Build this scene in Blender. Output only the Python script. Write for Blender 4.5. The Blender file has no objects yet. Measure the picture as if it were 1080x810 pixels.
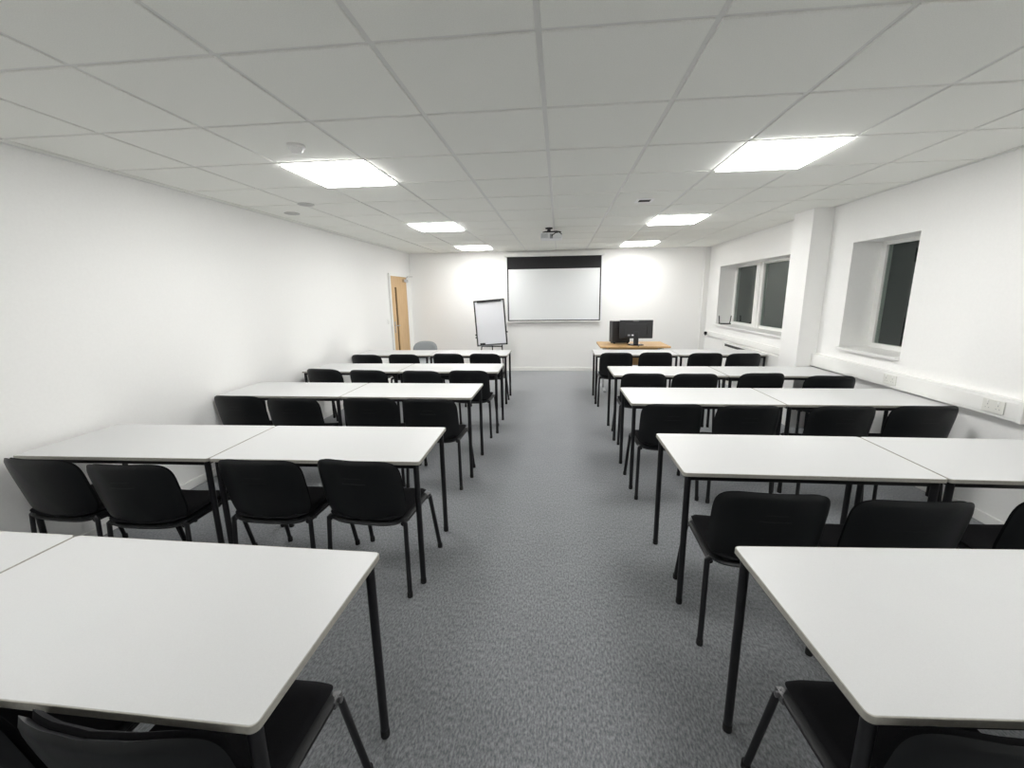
import bpy, bmesh, math, random
from mathutils import Vector, Matrix
C = bpy.context.scene.collection
SC = bpy.context.scene
PI = math.pi

# ------------------------------------------------------------------ camera, world, exposure
XL, XR, YB, YR, HC = -3.154, 2.955, 8.867, -1.25, 2.481      # room: side walls, screen wall, rear wall, ceiling
cam_data = bpy.data.cameras.new('camera')
cam = bpy.data.objects.new('camera', cam_data)
C.objects.link(cam)
SC.camera = cam
cam_data.sensor_fit = 'HORIZONTAL'
cam_data.sensor_width = 36.0
cam_data.lens = 440.575 / 1080 * 36
cam_data.shift_x = -6.116 / 1080
cam_data.shift_y = -2.530 / 1080
cam_data.clip_start = 0.02
right = Vector((0.995197, 0.096979, -0.013348))
fwd = Vector((-0.097673, 0.97452, -0.201918))
up = Vector((-0.006574, 0.202252, 0.979311))
cam.matrix_world = Matrix(((right.x, up.x, -fwd.x, 0), (right.y, up.y, -fwd.y, 0), (right.z, up.z, -fwd.z, 1.5946), (0, 0, 0, 1)))

world = bpy.data.worlds.new('night')
SC.world = world
world.use_nodes = True
world.node_tree.nodes['Background'].inputs[0].default_value = (0.35, 0.45, 0.5, 1)
world.node_tree.nodes['Background'].inputs[1].default_value = 0.03

SC.view_settings.view_transform = 'Standard'
SC.view_settings.look = 'None'
SC.view_settings.gamma = 1.0
SC.view_settings.use_curve_mapping = False
SC.view_settings.exposure = 0.0
LAMP, ADDED_LAMP = 27.0, 16.5                    # radiance of the ceiling panels, and of the added dimmer pair
SC.cycles.max_bounces = 12
SC.cycles.diffuse_bounces = 8

# ------------------------------------------------------------------ materials
def mat(name, col, rough=0.5, metal=0.0, spec=0.5):
    m = bpy.data.materials.new(name)
    m.use_nodes = True
    b = m.node_tree.nodes['Principled BSDF']
    b.inputs['Base Color'].default_value = (*col, 1)
    b.inputs['Roughness'].default_value = rough
    b.inputs['Metallic'].default_value = metal
    b.inputs['Specular IOR Level'].default_value = spec
    return m

def noisy(m, scale, lo, hi, bump=0.0, stretch=(1, 1, 1), detail=3.0, p0=0.35, p1=0.65, dist=0.002):
    """procedural colour variation (and bump) over object coordinates"""
    nt = m.node_tree
    b = nt.nodes['Principled BSDF']
    tc = nt.nodes.new('ShaderNodeTexCoord')
    mp = nt.nodes.new('ShaderNodeMapping')
    mp.inputs['Scale'].default_value = stretch
    nz = nt.nodes.new('ShaderNodeTexNoise')
    nz.inputs['Scale'].default_value = scale
    nz.inputs['Detail'].default_value = detail
    cr = nt.nodes.new('ShaderNodeValToRGB')
    cr.color_ramp.elements[0].position = p0
    cr.color_ramp.elements[1].position = p1
    cr.color_ramp.elements[0].color = (*lo, 1)
    cr.color_ramp.elements[1].color = (*hi, 1)
    nt.links.new(tc.outputs['Object'], mp.inputs['Vector'])
    nt.links.new(mp.outputs['Vector'], nz.inputs['Vector'])
    nt.links.new(nz.outputs['Fac'], cr.inputs['Fac'])
    nt.links.new(cr.outputs['Color'], b.inputs['Base Color'])
    if bump:
        bp = nt.nodes.new('ShaderNodeBump')
        bp.inputs['Strength'].default_value = bump
        bp.inputs['Distance'].default_value = dist
        nt.links.new(nz.outputs['Fac'], bp.inputs['Height'])
        nt.links.new(bp.outputs['Normal'], b.inputs['Normal'])
    return m

M = {}
M['wall'] = noisy(mat('white_paint', (.86, .855, .835), .55, spec=.3), 60, (.885, .883, .872), (.90, .898, .887), .04)
M['tile'] = noisy(mat('ceiling_tile', (.78, .78, .76), .9, spec=.1), 260, (.845, .85, .81), (.90, .905, .865), .25, dist=.001)
M['grid'] = mat('ceiling_grid_metal', (.74, .74, .72), .35)
M['trim'] = mat('white_gloss_paint', (.86, .86, .84), .3)
M['upvc'] = mat('white_plastic', (.84, .84, .82), .3)
M['trunk'] = mat('trunking_plastic', (.85, .85, .83), .38)
M['lamtop'] = noisy(mat('grey_laminate', (.68, .685, .68), .38, spec=.4), 420, (.59, .595, .597), (.615, .62, .622), .02)
M['edge'] = noisy(mat('grey_table_edge', (.36, .35, .315), .5), 90, (.34, .33, .295), (.39, .38, .34))
M['blackmetal'] = mat('black_powder_coat', (.010, .010, .012), .42, spec=.4)
M['fabric'] = noisy(mat('black_fabric', (.010, .010, .012), .95, spec=.15), 700, (.007, .007, .008), (.013, .013, .015), .5)
M['shell'] = noisy(mat('black_plastic', (.008, .009, .010), .42, spec=.28), 900, (.007, .008, .009), (.009, .010, .011), .15)
M['cap'] = mat('black_rubber', (.012, .012, .012), .8)
M['steel'] = mat('bright_steel', (.62, .62, .62), .25, metal=1)
M['greyplastic'] = mat('grey_plastic', (.30, .31, .32), .45)
M['darkplastic'] = noisy(mat('dark_equipment_plastic', (.022, .022, .024), .5), 300, (.020, .020, .022), (.026, .026, .028), .1)
M['glossblack'] = mat('gloss_black', (.010, .010, .012), .25)
M['proj'] = mat('projector_casing', (.80, .81, .82), .4)
M['paper'] = mat('flip_pad_paper', (.83, .84, .88), .7)
M['screen'] = mat('matt_white_screen', (.83, .85, .86), .9, spec=.1)
M['screenblack'] = mat('screen_black_border', (.016, .016, .018), .85)
M['bracket'] = mat('leg_bracket', (.10, .10, .105), .35)
M['deskleg'] = mat('desk_leg_grey', (.45, .46, .48), .4)
M['ring'] = mat('grey_ring', (.56, .56, .54), .5)
M['disc'] = mat('disc_grille', (.50, .50, .49), .6)
M['greyfab'] = noisy(mat('grey_fabric', (.33, .35, .36), .95, spec=.1), 500, (.30, .32, .33), (.37, .39, .40), .4)

def wood(name, a, b, scale, axis_stretch):
    m = mat(name, a, .42)
    nt = m.node_tree
    bs = nt.nodes['Principled BSDF']
    tc = nt.nodes.new('ShaderNodeTexCoord')
    mp = nt.nodes.new('ShaderNodeMapping')
    mp.inputs['Scale'].default_value = axis_stretch
    nz = nt.nodes.new('ShaderNodeTexNoise')
    nz.inputs['Scale'].default_value = scale
    nz.inputs['Detail'].default_value = 6
    nz.inputs['Distortion'].default_value = .6
    cr = nt.nodes.new('ShaderNodeValToRGB')
    cr.color_ramp.elements[0].color = (*a, 1)
    cr.color_ramp.elements[1].color = (*b, 1)
    cr.color_ramp.elements[0].position = .3
    cr.color_ramp.elements[1].position = .7
    nt.links.new(tc.outputs['Object'], mp.inputs['Vector'])
    nt.links.new(mp.outputs['Vector'], nz.inputs['Vector'])
    nt.links.new(nz.outputs['Fac'], cr.inputs['Fac'])
    nt.links.new(cr.outputs['Color'], bs.inputs['Base Color'])
    return m
M['door'] = wood('oak_veneer_door', (.56, .36, .17), (.64, .43, .22), 6, (6, 6, .7))
M['oak'] = wood('oak_desk_board', (.50, .30, .12), (.60, .38, .17), 6, (.8, 7, 7))

def carpet_material():
    m = mat('grey_carpet', (.14, .145, .15), .95, spec=.1)
    nt = m.node_tree
    b = nt.nodes['Principled BSDF']
    tc = nt.nodes.new('ShaderNodeTexCoord')
    mp = nt.nodes.new('ShaderNodeMapping')
    mp.inputs['Scale'].default_value = (1, .42, 1)
    fine = nt.nodes.new('ShaderNodeTexNoise')
    fine.inputs['Scale'].default_value = 120
    fine.inputs['Detail'].default_value = 3
    fine.inputs['Roughness'].default_value = .7
    cr = nt.nodes.new('ShaderNodeValToRGB')
    cr.color_ramp.elements[0].position = .36
    cr.color_ramp.elements[1].position = .66
    cr.color_ramp.elements[0].color = (.108, .115, .124, 1)
    cr.color_ramp.elements[1].color = (.285, .292, .303, 1)
    soft = nt.nodes.new('ShaderNodeTexNoise')
    soft.inputs['Scale'].default_value = 3.5
    soft.inputs['Detail'].default_value = 4
    mr = nt.nodes.new('ShaderNodeMapRange')
    mr.inputs['From Min'].default_value = .3
    mr.inputs['From Max'].default_value = .7
    mr.inputs['To Min'].default_value = .95
    mr.inputs['To Max'].default_value = 1.04
    mul = nt.nodes.new('ShaderNodeVectorMath')
    mul.operation = 'SCALE'
    bp = nt.nodes.new('ShaderNodeBump')
    bp.inputs['Strength'].default_value = .35
    bp.inputs['Distance'].default_value = .002
    b.inputs['Sheen Weight'].default_value = .9
    b.inputs['Sheen Roughness'].default_value = .45
    b.inputs['Sheen Tint'].default_value = (.9, .93, .97, 1)
    L = nt.links.new
    L(tc.outputs['Object'], mp.inputs['Vector'])
    L(mp.outputs['Vector'], fine.inputs['Vector'])
    L(tc.outputs['Object'], soft.inputs['Vector'])
    L(fine.outputs['Fac'], cr.inputs['Fac'])
    L(soft.outputs['Fac'], mr.inputs['Value'])
    L(cr.outputs['Color'], mul.inputs[0])
    L(mr.outputs['Result'], mul.inputs['Scale'])
    L(mul.outputs['Vector'], b.inputs['Base Color'])
    L(fine.outputs['Fac'], bp.inputs['Height'])
    L(bp.outputs['Normal'], b.inputs['Normal'])
    return m
M['carpet'] = carpet_material()

def glass_material():
    m = bpy.data.materials.new('window_glass')
    m.use_nodes = True
    nt = m.node_tree
    nt.nodes.clear()
    out = nt.nodes.new('ShaderNodeOutputMaterial')
    mix = nt.nodes.new('ShaderNodeMixShader')
    fr = nt.nodes.new('ShaderNodeFresnel')
    fr.inputs['IOR'].default_value = 1.72
    geo = nt.nodes.new('ShaderNodeNewGeometry')
    front = nt.nodes.new('ShaderNodeMath')
    front.operation = 'SUBTRACT'
    front.inputs[0].default_value = 1.0
    fac = nt.nodes.new('ShaderNodeMath')
    fac.operation = 'MULTIPLY'
    tr = nt.nodes.new('ShaderNodeBsdfTransparent')
    tr.inputs['Color'].default_value = (.72, .76, .74, 1)
    gl = nt.nodes.new('ShaderNodeBsdfGlossy')
    gl.inputs['Roughness'].default_value = .012
    gl.inputs['Color'].default_value = (.86, .92, .88, 1)
    nt.links.new(geo.outputs['Backfacing'], front.inputs[1])
    nt.links.new(fr.outputs[0], fac.inputs[0])
    nt.links.new(front.outputs[0], fac.inputs[1])
    nt.links.new(fac.outputs[0], mix.inputs[0])
    nt.links.new(tr.outputs[0], mix.inputs[1])
    nt.links.new(gl.outputs[0], mix.inputs[2])
    nt.links.new(mix.outputs[0], out.inputs[0])
    return m
M['glass'] = glass_material()

def lamp_material(name, power):
    m = bpy.data.materials.new(name)
    m.use_nodes = True
    b = m.node_tree.nodes['Principled BSDF']
    b.inputs['Base Color'].default_value = (.9, .9, .9, 1)
    b.inputs['Emission Color'].default_value = (1.0, .992, .972, 1)
    b.inputs['Emission Strength'].default_value = power
    return m
M['lamp'] = lamp_material('led_panel_diffuser', LAMP)
M['added_lamp'] = lamp_material('added_panel_diffuser', ADDED_LAMP)  # added pair out of view, brightens the near end of the room

# ------------------------------------------------------------------ mesh helpers
def bx(bm, x0, x1, y0, y1, z0, z1, bevel=0.0, seg=2):
    r = bmesh.ops.create_cube(bm, size=1.0)
    for v in r['verts']:
        v.co = Vector(((x0 + x1) / 2 + v.co.x * (x1 - x0), (y0 + y1) / 2 + v.co.y * (y1 - y0), (z0 + z1) / 2 + v.co.z * (z1 - z0)))
    if bevel:
        es = list({e for v in r['verts'] for e in v.link_edges})
        bmesh.ops.bevel(bm, geom=es, offset=bevel, segments=seg, affect='EDGES', profile=.5)
    return bm

def box(*a, **k):
    return bx(bmesh.new(), *a, **k)

def tube(bm, pts, r, n=12, rx=None):
    """round (or oval: rx along the first normal) tube swept along a polyline, capped"""
    pts = [Vector(p) for p in pts]
    rings = []
    prev = None
    for i, p in enumerate(pts):
        if i == 0: t = pts[1] - pts[0]
        elif i == len(pts) - 1: t = pts[-1] - pts[-2]
        else: t = (pts[i] - pts[i - 1]).normalized() + (pts[i + 1] - pts[i]).normalized()
        t.normalize()
        if prev is None:
            a = Vector((1, 0, 0)) if abs(t.x) < .9 else Vector((0, 1, 0))
        else:
            a = prev
        nrm = (a - t * a.dot(t)).normalized()
        prev = nrm
        bn = t.cross(nrm)
        rings.append([bm.verts.new(p + nrm * (rx or r) * math.cos(2 * PI * k / n) + bn * r * math.sin(2 * PI * k / n)) for k in range(n)])
    for a, b in zip(rings, rings[1:]):
        for k in range(n):
            bm.faces.new((a[k], a[(k + 1) % n], b[(k + 1) % n], b[k]))
    bm.faces.new(list(reversed(rings[0])))
    bm.faces.new(rings[-1])
    return bm

def lathe(bm, prof, n=32, at=(0, 0, 0), axis='Z'):
    """prof: list of (r, h) turned about the axis"""
    rings = []
    def place(r, h, a):
        c, s = r * math.cos(a), r * math.sin(a)
        v = {'Z': (c, s, h), 'X': (h, c, s), 'Y': (c, h, s)}[axis]
        return Vector(at) + Vector(v)
    for r, h in prof:
        if r < 1e-6:
            rings.append([bm.verts.new(place(0, h, 0))])
        else:
            rings.append([bm.verts.new(place(r, h, 2 * PI * k / n)) for k in range(n)])
    for a, b in zip(rings, rings[1:]):
        for k in range(n):
            k2 = (k + 1) % n
            if len(a) == 1 and len(b) > 1: bm.faces.new((a[0], b[k], b[k2]))
            elif len(b) == 1 and len(a) > 1: bm.faces.new((a[k], b[0], a[k2]))
            elif len(a) > 1: bm.faces.new((a[k], b[k], b[k2], a[k2]))
    for ring in (rings[0], rings[-1]):
        if len(ring) > 1: bm.faces.new(ring)
    bmesh.ops.recalc_face_normals(bm, faces=bm.faces[:])
    return bm

def rounded_rect(w, d, r, n=6):
    pts = []
    for cx, cy, a0 in ((w / 2 - r, d / 2 - r, 0), (-w / 2 + r, d / 2 - r, PI / 2), (-w / 2 + r, -d / 2 + r, PI), (w / 2 - r, -d / 2 + r, 1.5 * PI)):
        for k in range(n + 1):
            a = a0 + PI / 2 * k / n
            pts.append((cx + r * math.cos(a), cy + r * math.sin(a)))
    return pts

def prism(bm, pts, z0, z1, soft=0.0):
    lo = [bm.verts.new((x, y, z0)) for x, y in pts]
    n = len(pts)
    layers = [lo]
    if soft:
        layers.append([bm.verts.new((x, y, z1 - soft)) for x, y in pts])
        cx = sum(p[0] for p in pts) / n
        cy = sum(p[1] for p in pts) / n
        def inset(x, y):
            return (x - math.copysign(min(soft, abs(x - cx)), x - cx), y - math.copysign(min(soft, abs(y - cy)), y - cy))
        layers.append([bm.verts.new((*inset(x, y), z1)) for x, y in pts])
    else:
        layers.append([bm.verts.new((x, y, z1)) for x, y in pts])
    for a, b in zip(layers, layers[1:]):
        for k in range(n):
            bm.faces.new((a[k], a[(k + 1) % n], b[(k + 1) % n], b[k]))
    bm.faces.new(list(reversed(lo)))
    bm.faces.new(layers[-1])
    return bm

def pad(bm, w, h, T0, T1, n_exp, fn, rings=9, n=56, edge=.5):
    """cushion: squircle outline w x h, lower surface at depth T0 and upper at T1 (pinched together at the rim), mapped by fn(a, b, depth)"""
    def outline(a):
        c, s = math.cos(a), math.sin(a)
        return (math.copysign(abs(c) ** (2 / n_exp), c) * w / 2, math.copysign(abs(s) ** (2 / n_exp), s) * h / 2)
    mid = (T0 + T1) / 2
    def layer(T):
        out = []
        for i in range(rings + 1):
            s = (i / rings) ** .62
            thick = mid + (T - mid) * (max(0., 1 - s ** 7)) ** edge
            if i == 0:
                out.append([bm.verts.new(fn(0, 0, thick))])
            else:
                out.append([bm.verts.new(fn(outline(2 * PI * k / n)[0] * s, outline(2 * PI * k / n)[1] * s, thick)) for k in range(n)])
        return out
    A, B = layer(T0), layer(T1)
    for k in range(n):
        bm.verts.ensure_lookup_table()
    rim = A[-1]
    for v in B[-1]: bm.verts.remove(v)
    B[-1] = rim
    for Lr, flip in ((A, False), (B, True)):
        for a, b in zip(Lr, Lr[1:]):
            for k in range(n):
                k2 = (k + 1) % n
                f = (a[0], b[k], b[k2]) if len(a) == 1 else (a[k], b[k], b[k2], a[k2])
                bm.faces.new(tuple(reversed(f)) if flip else f)
    bmesh.ops.recalc_face_normals(bm, faces=bm.faces[:])
    return bm

def obj(name, bm, m, parent=None, smooth=True, loc=None):
    me = bpy.data.meshes.new(name)
    bm.to_mesh(me)
    bm.free()
    me.materials.append(m)
    if smooth:
        for p in me.polygons: p.use_smooth = True
        me.set_sharp_from_angle(angle=math.radians(38))
    o = bpy.data.objects.new(name, me)
    C.objects.link(o)
    if smooth:
        wn = o.modifiers.new('weighted_normal', 'WEIGHTED_NORMAL')
        wn.keep_sharp = True
        wn.weight = 100
    if loc: o.location = loc
    if parent: o.parent = parent
    return o

def tag(o, label, cat, group=None):
    o['label'] = label
    o['category'] = cat
    if group: o['group'] = group
    return o

def thing(name, label, cat, loc=(0, 0, 0), rz=0.0, group=None):
    o = bpy.data.objects.new(name, None)
    o.empty_display_size = .1
    C.objects.link(o)
    o.location = loc
    o.rotation_euler = (0, 0, rz)
    return tag(o, label, cat, group)

def struct(name, bm, m, parent=None, label=None, **k):
    o = obj(name, bm, m, parent, **k)
    if not parent:
        o['kind'] = 'structure'
    if label: o['label'] = label
    return o

def dup(root, loc, rz, label, group=None):
    r = root.copy()
    C.objects.link(r)
    r.location = loc
    r.rotation_euler = (0, 0, rz)
    r['label'] = label
    if group: r['group'] = group
    for ch in list(root.children):
        c = ch.copy()
        C.objects.link(c)
        c.parent = r
        for g in ch.children:
            d = g.copy()
            C.objects.link(d)
            d.parent = c
    return r

# ------------------------------------------------------------------ room shell
T = .12
struct('floor', box(XL - .3, XR + .45, YR - .2, YB + .2, -.1, 0), M['carpet'], smooth=False, label='grey flecked carpet floor')
struct('wall_left', box(XL - T, XL, YR, YB, 0, HC + .15), M['wall'], smooth=False)
struct('wall_back', box(XL - T, XR + .4, YB, YB + T, 0, HC + .15), M['wall'], smooth=False, label='white wall behind the projector screen')
struct('wall_rear', box(XL - T, XR + .4, YR - T, YR, 0, HC + .15), M['wall'], smooth=False)

W1 = (5.84, 8.30, .992, 2.068)       # far window opening: y0, y1, z0, z1
W2 = (3.915, 4.725, .992, 2.072)     # near window opening
XW = XR + .36                        # outside face
bm = bmesh.new()
for y0, y1 in ((YR, W2[0]), (W2[1], W1[0]), (W1[1], YB)):
    bx(bm, XR, XW, y0, y1, 0, HC + .15)
for y0, y1, z0, z1 in (W1, W2):
    bx(bm, XR, XW, y0, y1, 0, z0)
    bx(bm, XR, XW, y0, y1, z1, HC + .15)
struct('wall_right', bm, M['wall'], smooth=False)
pil = struct('pillar', box(2.745, XR + .01, 5.10, 5.49, 0, HC + .1), M['wall'], smooth=False, label='white boxed pillar between the two windows')

# ceiling: lay-in tiles with the grid recessed between them
GX, GY, TX, TY = -.078, 1.645, .6, .606
LIGHT_ROWS = (-2, 2, 6, 10)  # the negative row is the added, unseen pair
LIGHT_COLS = (-3, 2)
bm = bmesh.new()
for i in range(-6, 6):
    for j in range(-5, 13):
        if i in LIGHT_COLS and j in LIGHT_ROWS: continue
        x0, x1 = max(GX + i * TX + .011, XL), min(GX + (i + 1) * TX - .011, XR)
        y0, y1 = max(GY + j * TY + .011, YR), min(GY + (j + 1) * TY - .011, YB)
        if x1 - x0 < .02 or y1 - y0 < .02: continue
        bx(bm, x0, x1, y0, y1, HC, HC + .016, bevel=.003, seg=1)
struct('ceiling', bm, M['tile'], smooth=False, label='white suspended tile ceiling')
struct('trim_1', box(XL, XR, YR, YB, HC + .007, HC + .03), M['grid'], smooth=False, label='recessed white metal ceiling grid')
bm = bmesh.new()
bx(bm, XL, XL + .02, YR, YB, HC - .002, HC + .006)
bx(bm, XR - .02, XR, YR, 5.10, HC - .002, HC + .006)
bx(bm, XR - .02, XR, 5.49, YB, HC - .002, HC + .006)
bx(bm, XL, XR, YB - .02, YB, HC - .002, HC + .006)
struct('trim_2', bm, M['grid'], smooth=False, label='white edge trim where ceiling meets walls')

def skirting(name, x0, x1, y0, y1):
    bm = bmesh.new()
    bx(bm, x0, x1, y0, y1, 0, .075, bevel=.004, seg=1)
    struct(name, bm, M['trim'], smooth=False)
skirting('baseboard_left', XL, XL + .015, YR, 7.65)
skirting('baseboard_back', XL, XR, YB - .015, YB)
skirting('baseboard_right', XR - .015, XR, YR, 5.10)

# windows
def window(name, y0, y1, z0, z1, mull, label):
    root = bpy.data.objects.new(name, None)
    C.objects.link(root)
    root['kind'] = 'structure'
    root['label'] = label
    xf, xb, f = XR + .275, XR + .335, .062
    zb = z0 + .03
    bm = bmesh.new()
    bx(bm, xf, xb, y0, y0 + f, zb, z1)
    bx(bm, xf, xb, y1 - f, y1, zb, z1)
    spans = [y0 + f] + [e for a, b in mull for e in (a, b)] + [y1 - f]
    for a, b in zip(spans[::2], spans[1::2]):
        bx(bm, xf, xb, a, b, z1 - f * .55, z1)
        bx(bm, xf, xb, a, b, zb, zb + f * .7)
    for a, b in mull:
        bx(bm, xf - .012, xb, a, b, zb, z1)
        bx(bm, xf - .022, xf, (a + b) / 2 - .035, (a + b) / 2 + .035, zb, z1, bevel=.006)
    obj('window_frame', bm, M['upvc'], root, smooth=False)
    edges = [y0 + f] + [e for a, b in mull for e in (a, b)] + [y1 - f]
    for a, b in zip(edges[::2], edges[1::2]):
        obj('pane', box(xf + .022, xf + .026, a - .005, b + .005, zb + f * .7 - .005, z1 - f * .55 + .005), M['glass'], root, smooth=False)
    obj('sill', box(XR - .035, xf + .01, y0 + .002, y1 - .002, z0 + .001, z0 + .03, bevel=.004), M['upvc'], root)
    return root
window('window_1', *W1, [(7.19, 7.43)], 'wide two-pane window with dark night glass, beyond the pillar')
window('window_2', *W2, [], 'narrow window with dark night glass, nearer than the pillar')

# door on the left wall beside the far corner
def door():
    root = bpy.data.objects.new('door_1', None)
    C.objects.link(root)
    root['kind'] = 'structure'
    root['label'] = 'oak veneer door with a slim vision panel'
    y0, y1, zt = 7.71, 8.52, 1.985
    bm = bmesh.new()
    x = XL + .03
    # leaf with a slot for the vision panel
    s0, s1, sz0, sz1 = 7.90, 7.98, .55, 1.78
    for a, b, c, d in ((y0, s0, .01, zt), (s1, y1, .01, zt), (s0, s1, .01, sz0), (s0, s1, sz1, zt)):
        bx(bm, XL, x, a, b, c, d)
    obj('door_leaf', bm, M['door'], root, smooth=False)
    obj('vision_panel', box(XL + .006, XL + .012, s0, s1, sz0, sz1), M['glossblack'], root, smooth=False)
    bm = bmesh.new()
    bx(bm, XL, XL + .036, y0 - .05, y0, 0, zt + .05, bevel=.004)
    bx(bm, XL, XL + .036, y1, y1 + .05, 0, zt + .05, bevel=.004)
    bx(bm, XL, XL + .036, y0, y1, zt, zt + .05, bevel=.004)
    obj('door_frame', bm, M['trim'], root)
    bm = bmesh.new()
    bx(bm, x, x + .008, y0 + .05, y0 + .095, .92, 1.14, bevel=.003)
    tube(bm, [(x + .006, y0 + .072, 1.06), (x + .05, y0 + .072, 1.06), (x + .052, y0 + .19, 1.055)], .010)
    obj('door_handle', bm, M['steel'], root)
    bm = bmesh.new()
    bx(bm, x, x + .05, y1 - .22, y1 - .02, zt - .10, zt - .045, bevel=.005)
    tube(bm, [(x + .035, y1 - .10, zt - .045), (x + .045, y1 - .04, zt + .012), (x + .03, y1 + .30, zt + .025)], .008)
    obj('door_closer', bm, M['steel'], root)
door()

# ------------------------------------------------------------------ ceiling lights
def light_label(i, j):
    side = 'door side' if i < 0 else 'window side'
    if j < 0: return f'added unseen dimmer square ceiling panel straight above the nearest table, {side}'
    if j == 2: return f'square lit ceiling panel, nearest of three on the {side}'
    if j == 6: return f'square lit ceiling panel, middle of three on the {side}'
    return f'square lit ceiling panel closest to the screen wall, {side}'
def ceiling_light(loc, label, m):
    t = thing('ceiling_light', label, 'ceiling light', loc, 0, 'square LED panel lights in the ceiling')
    bm = bmesh.new()
    a, b = .2985, .284
    for x0, x1, y0, y1 in ((-a, a, -a, -b), (-a, a, b, a), (-a, -b, -b, b), (b, a, -b, b)):
        bx(bm, x0, x1, y0, y1, -.004, .006)
    obj('frame', bm, M['upvc'], t, smooth=False)
    obj('diffuser', box(-b, b, -b, b, -.016, .005), m, t, smooth=False)  # shaped to hang below the frame so its glowing sides brighten the ceiling
    return t
proto = {}
for i in LIGHT_COLS:
    for j in LIGHT_ROWS:
        loc = (GX + (i + .5) * TX, GY + (j + .5) * TY, HC)
        key = 'added_lamp' if j < 0 else 'lamp'
        if key not in proto:
            proto[key] = ceiling_light(loc, light_label(i, j), M[key])
        else:
            dup(proto[key], loc, 0, light_label(i, j))

# small ceiling fittings
t = thing('smoke_detector', 'round white smoke detector on the ceiling beside a lit panel', 'smoke detector', (-1.555, 2.56, HC))
obj('base', lathe(bmesh.new(), [(.052, 0), (.052, -.012), (.045, -.016), (0, -.016)], 28), M['upvc'], t)
obj('sensor_head', lathe(bmesh.new(), [(.036, -.014), (.036, -.03), (.028, -.042), (.010, -.046), (0, -.046)], 28), M['upvc'], t)
for k, (x, y, lab) in enumerate(((-2.83, 4.45, 'flat round grey ceiling disc close to the door-side wall'), (-2.43, 4.06, 'flat round grey ceiling disc one tile in from the door-side wall'))):
    if k == 0:
        disc = thing('ceiling_disc', lab, 'ceiling fitting', (x, y, HC), 0, 'flat round ceiling fittings')
        obj('ring', lathe(bmesh.new(), [(.075, 0), (.075, -.006), (.062, -.009), (.058, -.004), (0, -.004)], 32), M['ring'], disc)
        obj('grille', lathe(bmesh.new(), [(.056, -.002), (.056, -.007), (.03, -.010), (0, -.010)], 32), M['disc'], disc)
    else:
        dup(disc, (x, y, HC), 0, lab)
v = thing('ceiling_vent', 'small square ceiling vent with dark slots and white rim', 'vent', (.815, 4.42, HC))
bm = bmesh.new()
for x0, x1, y0, y1 in ((-.085, .085, -.085, -.055), (-.085, .085, .055, .085), (-.085, -.055, -.055, .055), (.055, .085, -.055, .055)):
    bx(bm, x0, x1, y0, y1, -.007, .0, bevel=.002, seg=1)
obj('rim', bm, mat('vent_rim_white', (.95, .95, .95), .3), v, smooth=False)
bm = bmesh.new()
bx(bm, -.055, .055, -.055, .055, -.002, 0)
for k in range(5):
    bx(bm, -.055, .055, -.048 + k * .022, -.042 + k * .022, -.006, -.002)
obj('slats', bm, mat('dark_vent', (.07, .07, .07), .6), v, smooth=False)

# ------------------------------------------------------------------ projector screen and projector
t = thing('projector_screen', 'pull-down white projector screen with black top band on the end wall', 'projector screen', (-.118, YB - .053, 0))
bm = bmesh.new()
bx(bm, -1.005, 1.005, -.05, .05, 2.362, 2.445, bevel=.012, seg=3)
obj('casing', bm, M['upvc'], t)
obj('screen_fabric', box(-.985, .985, -.004, 0, 1.058, 2.38), M['screen'], t, smooth=False, )
bm = bmesh.new()
bx(bm, -.955, .955, -.006, -.0035, 2.118, 2.362)
bx(bm, -.955, -.93, -.006, -.0035, 1.075, 2.118)
bx(bm, .93, .955, -.006, -.0035, 1.075, 2.118)
bx(bm, -.955, .955, -.006, -.0035, 1.066, 1.088)
obj('black_border', bm, M['screenblack'], t, smooth=False)
bm = bmesh.new()
tube(bm, [(-1.0, -.002, 1.052), (1.0, -.002, 1.052)], .013, 14)
obj('bottom_bar', bm, M['upvc'], t)

t = thing('projector', 'pale projector hanging from a dark ceiling bracket near the screen', 'projector', (-.115, 5.95, HC))
bm = bmesh.new()
bx(bm, -.145, .145, -.11, .13, -.150, -.072, bevel=.018, seg=3)
obj('body', bm, M['proj'], t)
lens = obj('lens', lathe(bmesh.new(), [(.034, 0), (.034, .03), (.026, .032), (.02, .026), (0, .026)], 24, (.07, .128, -.11), 'Y'), M['glossblack'], t)
bm = bmesh.new()
for k in range(7):
    bx(bm, -.125 + k * .012, -.120 + k * .012, -.1125, -.109, -.14, -.085)
obj('rear_vent', bm, M['greyplastic'], t, smooth=False)
bm = bmesh.new()
bx(bm, -.015, .025, -.116, -.108, -.15, -.09, bevel=.004)
obj('rear_connector', bm, M['greyplastic'], t)
bm = bmesh.new()
lathe(bm, [(.05, 0), (.05, -.012), (.03, -.02), (0, -.02)], 24, (-.03, 0, 0))
tube(bm, [(-.03, 0, -.01), (-.03, 0, -.05)], .02)
bx(bm, -.055, -.005, -.03, .03, -.058, -.03, bevel=.006)
obj('ceiling_mount', bm, M['darkplastic'], t)
for a in ((-.105, -.085), (.125, -.09), (-.1, .1), (.12, .11)):
    bm = bmesh.new()
    tube(bm, [(-.03, 0, -.05), (a[0] * .6, a[1] * .6, -.053), (a[0], a[1], -.066), (a[0], a[1], -.076)], .009)
    obj('bracket_arm', bm, M['darkplastic'], t)
bm = bmesh.new()
tube(bm, [(.01, -.112, -.12), (.02, -.15, -.11), (.06, -.155, -.085), (.11, -.135, -.075), (.14, -.11, -.10)], .006)
obj('cable', bm, M['cap'], t)

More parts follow.
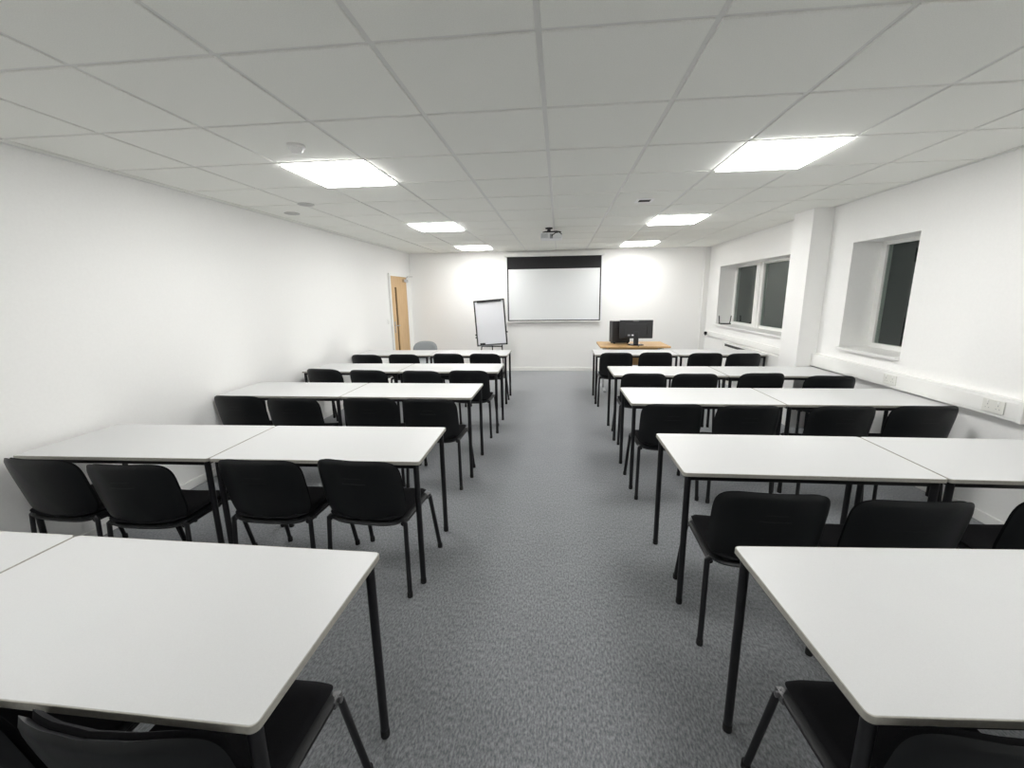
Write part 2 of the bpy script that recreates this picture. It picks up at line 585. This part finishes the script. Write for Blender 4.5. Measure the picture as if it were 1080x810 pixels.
# ------------------------------------------------------------------ trunking, sockets, heater on the window wall
def trunking(name, y0, y1, label, d=.052, z0=.757, z1=.897):
    t = thing(name, label, 'trunking', (XR, 0, 0))
    bm = bmesh.new()
    bx(bm, -d, 0, y0, y1, z0, z1, bevel=.006)
    obj('channel', bm, M['trunk'], t)
    bm = bmesh.new()
    bx(bm, -d - .003, -d + .001, y0 + .004, y1 - .004, z0 + .02, z1 - .02, bevel=.001, seg=1)
    obj('cover', bm, M['trunk'], t)
    bm = bmesh.new()
    bx(bm, -d - .004, 0, y0 - .006, y0 + .02, z0 - .004, z1 + .004, bevel=.005)
    obj('end_cap', bm, M['trunk'], t)
    return t
trunking('dado_trunking', 2.83, 5.10, 'long white plastic trunking above the tables, below the narrow window')
trunking('dado_trunking', 5.497, 8.72, 'white plastic trunking under the wide far window, above the heater', .03, .772, .862)
sock = None
for y, lab in ((3.0, 'white double power socket on the trunking, close to its near end'), (3.90, 'white double power socket on trunking below the narrow window')):
    if sock is None:
        sock = thing('power_socket', lab, 'power socket', (XR - .055, y, .827), 0, 'sockets on the window wall trunking')
        obj('faceplate', box(-.009, 0, -.073, .073, -.043, .043, bevel=.004), mat('socket_plate', (.74, .74, .70), .3), sock)
        for s in (-.035, .035):
            bm = bmesh.new()
            bx(bm, -.0098, -.0088, s - .002, s + .002, .004, .013)
            bx(bm, -.0098, -.0088, s - .014, s - .008, -.017, -.013)
            bx(bm, -.0098, -.0088, s + .008, s + .014, -.017, -.013)
            obj('outlet', bm, M['greyplastic'], sock, smooth=False)
            obj('switch', box(-.013, -.008, s - .006, s + .006, .022, .036, bevel=.0015), M['upvc'], sock)
    else:
        dup(sock, (XR - .055, y, .827), 0, lab)
t = thing('power_plug', 'black plug at the corner end of the far trunking', 'plug', (XR - .034, 8.66, .812))
obj('plug_body', box(-.045, .0, -.028, .028, -.028, .03, bevel=.008), M['cap'], t)
bm = bmesh.new()
lathe(bm, [(.011, 0), (.009, -.02), (0, -.02)], 12, (-.022, 0, -.026))
obj('cord_grip', bm, M['cap'], t)

t = thing('convector_heater', 'long white wall heater with a dark top slot under the far window', 'heater', (XR, 0, 0))
obj('casing', box(-.062, 0, 5.77, 7.72, .14, .745, bevel=.012, seg=3), M['trunk'], t)
bm = bmesh.new()
bx(bm, -.065, -.059, 6.70, 7.62, .682, .722)
obj('outlet_slot', bm, mat('slot_dark', (.03, .03, .03), .6), t, smooth=False)
bm = bmesh.new()
bx(bm, -.069, 0, 5.76, 7.73, .741, .757, bevel=.006)
obj('top_ledge', bm, M['trunk'], t)
for y in (5.80, 7.64):
    obj('foot', box(-.055, -.008, y, y + .05, 0, .145), M['trunk'], t, smooth=False)

t = thing('corner_conduit', 'thin white vertical conduit in the corner beside the far window', 'conduit', (XR - .10, YB - .016, 0))
obj('pipe_cover', box(-.02, .02, -.022, .014, .078, HC - .004, bevel=.004), M['trunk'], t)
obj('saddle_clip', box(-.024, .024, -.026, .014, 1.20, 1.225, bevel=.003), M['trunk'], t)

# light switch beside the door
t = thing('light_switch', 'small white light switch on the wall beside the oak door', 'light switch', (XL, 7.55, 1.15))
obj('faceplate', box(0, .01, -.043, .043, -.043, .043, bevel=.003), M['upvc'], t)
obj('rocker', box(.009, .015, -.012, .012, -.02, .02, bevel=.003), M['trim'], t)

# black U-shaped bracket standing on the far window sill
t = thing('u_bracket', 'black U-shaped bracket standing on the sill of the wide window', 'bracket', (XR + .06, 8.17, W1[2] + .03))
bm = bmesh.new()
tube(bm, [(-.04, -.05, .008), (.14, -.05, .008)], .009, 10)
tube(bm, [(-.04, .05, .008), (.14, .05, .008)], .009, 10)
bx(bm, -.045, .145, -.055, .055, .004, .018, bevel=.005)
obj('base', bm, M['cap'], t)
for s, dx in ((-.043, -.016), (.138, .018)):
    bm = bmesh.new()
    tube(bm, [(s, 0, .012), (s + dx * .4, 0, .05), (s + dx, 0, .155)], .009, 10)
    obj('upright', bm, M['cap'], t)

# ------------------------------------------------------------------ tables
TW, TD, TH = 1.18, .597, .742
def table_proto(name, label, loc, rz):
    t = thing(name, label, 'table', loc, rz, 'white-topped classroom tables in rows')
    top = obj('tabletop', prism(bmesh.new(), rounded_rect(TW - .006, TD - .006, .015), TH - .0175, TH, .0015), M['lamtop'], t, smooth=False)
    bm = bmesh.new()
    o1, o2 = rounded_rect(TW, TD, .018), rounded_rect(TW - .008, TD - .008, .014)
    n = len(o1)
    rows = []
    for pts, z in ((o2, TH - .0185), (o1, TH - .0185), (o1, TH - .003), (rounded_rect(TW - .003, TD - .003, .0165), TH - .0006), (o2, TH - .0004)):
        rows.append([bm.verts.new((x, y, z)) for x, y in pts])
    for a, b in zip(rows, rows[1:]):
        for k in range(n):
            bm.faces.new((a[k], a[(k + 1) % n], b[(k + 1) % n], b[k]))
    for k in range(n):
        bm.faces.new((rows[-1][k], rows[-1][(k + 1) % n], rows[0][(k + 1) % n], rows[0][k]))
    bmesh.ops.recalc_face_normals(bm, faces=bm.faces[:])
    obj('edge_band', bm, M['edge'], top)
    ix, iy = TW / 2 - .030, TD / 2 - .030
    bm = bmesh.new()
    for s in (-1, 1):
        bx(bm, -ix, ix, s * iy - .0125, s * iy + .0125, TH - .046, TH - .0180, bevel=.003, seg=1)
        bx(bm, s * ix - .0125, s * ix + .0125, -iy, iy, TH - .046, TH - .0180, bevel=.003, seg=1)
    obj('underframe', bm, M['blackmetal'], t)
    for sx in (-1, 1):
        for sy in (-1, 1):
            bm = bmesh.new()
            tube(bm, [(sx * ix, sy * iy, .018), (sx * ix, sy * iy, TH - .0180)], .0155, 16)
            leg = obj('leg', bm, M['blackmetal'], t)
            obj('foot_cap', lathe(bmesh.new(), [(.0155, 0), (.0163, .003), (.0163, .03), (.0157, .032), (0, .032)], 16, (sx * ix, sy * iy, 0)), M['cap'], leg)
    return t
ROW = {1: 'row nearest the camera', 2: 'second row from the camera', 3: 'middle row', 4: 'second row from the screen', 5: 'front row by the screen'}
# near edge corner by the aisle (x, y) and small turn in degrees
TABLES = {('L', 1): (-.609, .632, -.7), ('L', 2): (-.728, 2.008, 1.5), ('L', 3): (-.742, 3.415, .3), ('L', 4): (-.690, 4.650, .6), ('L', 5): (-.752, 6.000, 0.0),
          ('R', 1): (.634, .762, 3.2), ('R', 2): (.606, 1.960, .3), ('R', 3): (.574, 3.285, .8), ('R', 4): (.586, 4.478, .3), ('R', 5): (.515, 6.065, -.6)}
tproto = None
for (s, r), (cx, cy, deg) in TABLES.items():
    sg = -1 if s == 'L' else 1
    side = 'door side' if s == 'L' else 'window side'
    a = math.radians(deg)
    ux, uy = Vector((math.cos(a), math.sin(a))), Vector((-math.sin(a), math.cos(a)))
    for k in range(2):
        if (s, r, k) == ('R', 1, 1): continue                      # wholly outside the picture
        lab = f'white-topped black-legged table {"beside the aisle" if k == 0 else "against the wall"}, {ROW[r]}, {side}'
        p = Vector((cx, cy)) + ux * sg * (TW / 2 + k * (TW + .004)) + uy * TD / 2
        if tproto is None:
            tproto = table_proto('classroom_table', lab, (p.x, p.y, 0), a)
        else:
            dup(tproto, (p.x, p.y, 0), a, lab)

# ------------------------------------------------------------------ chairs
def back_y(x, z):
    return -.198 - .075 * max(0, (z - .44) / .35) + .052 * (abs(x) / .23) ** 2.2
def chair_proto(name, label, cat, loc, rz, group, seat_mat, shell_mat, crown=5.0, bw=.462, bh=.366):
    t = thing(name, label, cat, loc, rz, group)
    # seat pad and its moulded under-shell
    def seat_map(x, y, d):
        z = .437 - .030 * max(0, (y - .10) / .11) ** 2 + .02 * (abs(x) / .23) ** 2.5 + .010 * max(0, (-y - .12) / .1)
        return Vector((x, y + .0, z + d))
    obj('seat', pad(bmesh.new(), .430, .430, -.018, .024, 6, seat_map), seat_mat, t)
    obj('seat_shell', pad(bmesh.new(), .448, .424, -.050, -.002, 6, seat_map), shell_mat, t)
    # curved backrest: fabric pad in front, moulded shell behind
    zc = .615
    def back_map(x, z, d):
        zz = zc + z
        return Vector((x, back_y(x, zz) + d, zz))
    obj('backrest', pad(bmesh.new(), bw - .012, bh - .012, .004, .034, crown, back_map), seat_mat, t)
    bm = pad(bmesh.new(), bw, bh, -.016, .014, crown, back_map)
    for z in (.668, .70):
        w = .062 if z < .69 else .045
        pts = [(-w + 2 * w * k / 10, back_y(-w + 2 * w * k / 10, z) - .0160, z) for k in range(11)]
        tube(bm, pts, .0016 if z < .69 else .0009, 6)
    obj('back_shell', bm, shell_mat, t)
    # tubular frame
    cap = [(.0140, 0), (.0150, .003), (.0148, .028), (.0140, .030), (0, .030)]
    for s in (-1, 1):
        x = s * .210
        for fx, fy, ty, tz in ((.236, .262, .178, .398), (.234, -.202, -.172, .418)):
            bm = bmesh.new()
            tube(bm, [(s * fx, fy, .010), (s * .222, ty, tz), (s * .206, ty * .985, tz + .013)], .0105, 16, rx=.0135)
            leg = obj('leg', bm, M['blackmetal'], t)
            obj('foot_cap', lathe(bmesh.new(), cap, 16, (s * fx, fy, 0)), M['cap'], leg)
        bm = bmesh.new()
        tube(bm, [(x, -.178, .415), (x, .182, .410)], .010, 16, rx=.012)
        obj('seat_rail', bm, M['blackmetal'], t)
        bm = bmesh.new()
        xs = s * .15
        tube(bm, [(xs, .02, .405), (xs, -.15, .405), (xs, -.19, .43), (xs, back_y(xs, .50) + .002, .50), (xs, back_y(xs, .62) + .004, .62)], .008, 10, rx=.013)
        obj('back_support', bm, M['blackmetal'], t)
        bm = bmesh.new()
        lathe(bm, [(.009, 0), (.009, .010), (.005, .012), (0, .012)] if s > 0 else [(.009, 0), (.009, -.010), (.005, -.012), (0, -.012)], 12, (s * .222, .168, .412), 'X')
        bx(bm, min(s * .195, s * .222), max(s * .195, s * .222), .148, .190, .394, .420, bevel=.003)
        b = obj('bracket', bm, M['bracket'], t)
        b['label'] = 'small grey leg bracket'
    bm = bmesh.new()
    tube(bm, [(-.21, .07, .402), (.21, .07, .402)], .009, 10)
    tube(bm, [(-.21, -.10, .402), (.21, -.10, .402)], .009, 10)
    obj('cross_bar', bm, M['blackmetal'], t)
    return t

# midpoint between the two top corners of each back, and turn in degrees; listed from the aisle outwards
CH = {('L', 1): [(-.885, .595, -1.5), (-1.41, .592, 0)],
      ('L', 2): [(-1.030, 1.915, -4), (-1.551, 1.887, 0), (-2.190, 1.789, 2), (-2.745, 1.824, -3)],
      ('L', 3): [(-1.045, 3.185, -1.5), (-1.552, 3.195, 2), (-2.208, 3.167, 1), (-2.745, 3.226, -1.5)],
      ('L', 4): [(-1.000, 4.484, -1), (-1.530, 4.450, -4), (-2.165, 4.481, -4), (-2.730, 4.541, -7)],
      ('L', 5): [(-1.055, 5.828, -5), (-1.590, 5.828, -4), (-2.225, 5.760, -1), (-2.765, 5.720, -2)],
      ('R', 1): [(.905, .730, 3)],
      ('R', 2): [(.890, 1.695, -2), (1.415, 1.667, 2), (2.067, 1.715, 0)],
      ('R', 3): [(.850, 3.120, 2), (1.386, 3.096, 2), (2.042, 3.110, 2), (2.615, 3.150, 2)],
      ('R', 4): [(.876, 4.350, 0), (1.392, 4.350, .5), (2.065, 4.400, 3), (2.640, 4.270, -3)],
      ('R', 5): [(.802, 5.920, 0), (1.350, 5.960, 0), (2.0, 5.890, 0), (2.490, 5.860, 4)]}
ORD = {0: 'at the aisle end', 1: 'second from the aisle', 2: 'third from the aisle', 3: 'at the wall end'}
cproto = None
for (s, r), lst in CH.items():
    side = 'door side' if s == 'L' else 'window side'
    for k, (mx, my, deg) in enumerate(lst):
        a = math.radians(deg)
        x, y = mx - math.sin(a) * .222, my + math.cos(a) * .222
        lab = f'black chair {ORD[k]}, {ROW[r]}, {side}'
        if cproto is None:
            cproto = chair_proto('stacking_chair', lab, 'chair', (x, y, 0), a, 'black chairs pushed up to the tables', M['fabric'], M['shell'])
        else:
            dup(cproto, (x, y, 0), a, lab)
chair_proto('upholstered_chair', 'grey fabric chair with rounded back, behind the front table near the oak door', 'chair', (-2.44, 7.22, 0), PI, None, M['greyfab'], M['greyplastic'], crown=2.8, bw=.46, bh=.36)

# ------------------------------------------------------------------ flip chart
t = thing('flip_chart', 'black-framed flip chart easel with blank white pad left of the screen', 'flip chart', (-1.345, 8.20, 0))
roll, lean = math.radians(-4.2), math.radians(4)
RB = Matrix.Translation((0, 0, 1.075)) @ Matrix.Rotation(roll, 4, 'Y') @ Matrix.Rotation(-lean, 4, 'X')
def tf(bm):
    bm.transform(RB)
    return bm
w, h = .305, .435
obj('board', tf(box(-w + .005, w - .005, -.004, .012, -h + .005, h - .005)), M['greyplastic'], t, smooth=False)
obj('paper_pad', tf(box(-w + .03, w - .03, -.012, -.003, -h + .022, h - .03)), M['paper'], t, smooth=False)
bm = bmesh.new()
for x0, x1, z0, z1 in ((-w, w, -h - .012, -h + .012), (-w, w, h - .010, h + .012), (-w, -w + .02, -h, h), (w - .02, w, -h, h)):
    bx(bm, x0, x1, -.014, .016, z0, z1, bevel=.004)
obj('frame', tf(bm), M['glossblack'], t)
bm = bmesh.new()
bx(bm, -w + .07, w - .06, -.026, -.006, h - .036, h - .004, bevel=.004)
obj('pad_clamp', tf(bm), M['glossblack'], t)
for s in (-1, 1):
    for z in ((-.22, -.27) if s < 0 else (-.20,)):
        bm = bmesh.new()
        lathe(bm, [(.014, 0), (.014, .02), (0, .02)], 14, (s * w if s > 0 else -w - .02, 0, z), 'X')
        obj('knob', tf(bm), M['cap'], t)
bm = bmesh.new()
bx(bm, -.20, .23, -.02, .012, .60, .622, bevel=.004)
obj('cross_bar', bm, M['glossblack'], t)
for x in (-.19, .22):
    bm = bmesh.new()
    tube(bm, [(x, .02, .85), (x, -.002, .60), (x * 1.25, -.16, .03)], .011, 12)
    leg = obj('leg', bm, M['glossblack'], t)
    obj('foot', lathe(bmesh.new(), [(.016, 0), (.019, .006), (.017, .04), (0, .044)], 14, (x * 1.25, -.16, 0)), M['cap'], leg)
bm = bmesh.new()
tube(bm, [(.01, .03, .85), (.01, .10, .5), (.01, .26, .03)], .011, 12)
leg = obj('leg', bm, M['glossblack'], t)
obj('foot', lathe(bmesh.new(), [(.016, 0), (.019, .006), (.017, .04), (0, .044)], 14, (.01, .26, 0)), M['cap'], leg)
bm = bmesh.new()
tube(bm, [(.01, .012, .70), (.01, -.004, .612)], .009, 10)
lathe(bm, [(.016, 0), (.016, -.012), (0, -.012)], 12, (.01, -.008, .652), 'Y')
obj('centre_post', bm, M['glossblack'], t)
bm = bmesh.new()
bx(bm, -w + .03, w - .03, -.06, -.012, -h - .012, -h - .006, bevel=.002, seg=1)
bx(bm, -w + .03, w - .03, -.06, -.056, -h - .012, -h + .004, bevel=.001, seg=1)
obj('pen_tray', tf(bm), M['greyplastic'], t)
bm = bmesh.new()
bx(bm, -.235, -.135, -.052, -.016, -h - .004, -h + .05, bevel=.006)
e = thing('board_eraser', 'small dark eraser resting on the flip chart tray', 'eraser', (-1.345, 8.20, 0))
obj('grip', tf(bm), M['darkplastic'], e)
bm = bmesh.new()
bx(bm, -.230, -.140, -.050, -.018, -h - .0058, -h - .003)
obj('felt', tf(bm), M['greyplastic'], e, smooth=False)

# ------------------------------------------------------------------ teacher's desk, monitor, computer
DX, DY = 1.205, 7.14
t = thing('teacher_desk', 'light oak desk behind the front tables, carrying the computer', 'desk', (DX, DY, 0))
obj('desktop', box(-.545, .555, -.37, .36, .747, .775, bevel=.003), M['oak'], t)
for s in (-1, 1):
    bm = bmesh.new()
    bx(bm, s * .45 - .02, s * .45 + .02, -.03, .03, .03, .735, bevel=.004)
    bx(bm, s * .45 - .025, s * .45 + .025, -.30, .30, .0, .03, bevel=.006)
    bx(bm, s * .45 - .02, s * .45 + .02, -.28, .28, .722, .747, bevel=.004)
    obj('leg', bm, M['deskleg'], t)['label'] = 'grey metal desk leg'
obj('modesty_panel', box(-.43, .43, -.025, -.007, .42, .722), M['oak'], t, smooth=False)
bm = bmesh.new()
for s in (-.40, .40):
    bx(bm, s - .02, s + .02, -.372, -.362, .735, .747)
obj('fixing_plate', bm, M['steel'], t, smooth=False)

ZD = .775
t = thing('monitor', 'black flat monitor on a stand, seen from behind on the oak desk', 'monitor', (1.245, 6.98, ZD), math.radians(-2))
bm = bmesh.new()
bx(bm, -.263, .263, -.018, .022, .108, .405, bevel=.008)
obj('casing', bm, M['darkplastic'], t)
bm = bmesh.new()
bx(bm, -.17, .17, -.040, -.015, .13, .345, bevel=.012, seg=2)
obj('rear_cover', bm, M['darkplastic'], t)
obj('screen', box(-.252, .252, .0215, .0232, .127, .394), M['glossblack'], t, smooth=False)
bm = bmesh.new()
bx(bm, -.04, .04, -.052, -.03, .012, .22, bevel=.006)
obj('stand_neck', bm, M['darkplastic'], t)
bm = bmesh.new()
lathe(bm, [(.13, 0), (.13, .006), (.11, .014), (.04, .018), (0, .018)], 32)
for v in bm.verts: v.co.y = v.co.y * .78 - .02
obj('stand_base', bm, M['glossblack'], t)
obj('badge', box(-.05, .04, -.0195, -.0175,   .384, .390), M['greyplastic'], t, smooth=False)
obj('sticker', box(-.072, -.03, -.0412, -.0398, .152, .175), M['paper'], t, smooth=False)['label'] = 'small white sticker'
bm = bmesh.new()
bx(bm, -.135, -.095, -.0412, -.0396, .150, .175)
obj('port', bm, M['greyplastic'], t, smooth=False)
bm = bmesh.new()
tube(bm, [(.0, -.05, .16), (.01, -.075, .06), (.012, -.09, .006), (.02, -.24, .005)], .004, 8)
obj('cable', bm, M['cap'], t)

t = thing('desktop_computer', 'boxy black computer case on small feet beside and behind the monitor', 'computer', (1.01, 7.27, ZD), math.radians(9))
bm = bmesh.new()
bx(bm, -.135, .165, -.10, .10, .018, .375, bevel=.006)
obj('case', bm, M['darkplastic'], t)
obj('top_panel', box(-.115, .155, -.09, .09, .3735, .378, bevel=.002, seg=1), mat('case_top', (.05, .05, .052), .35), t)
for x in (-.095, .135):
    for y in (-.08, .08):
        obj('foot', lathe(bmesh.new(), [(.015, 0), (.017, .006), (.013, .019), (0, .019)], 14, (x, y, 0)), M['cap'], t)
bm = bmesh.new()
for k in range(6):
    bx(bm, .03 + k * .014, .038 + k * .014, -.1015, -.0995, .06, .11)
obj('vent', bm, M['cap'], t, smooth=False)
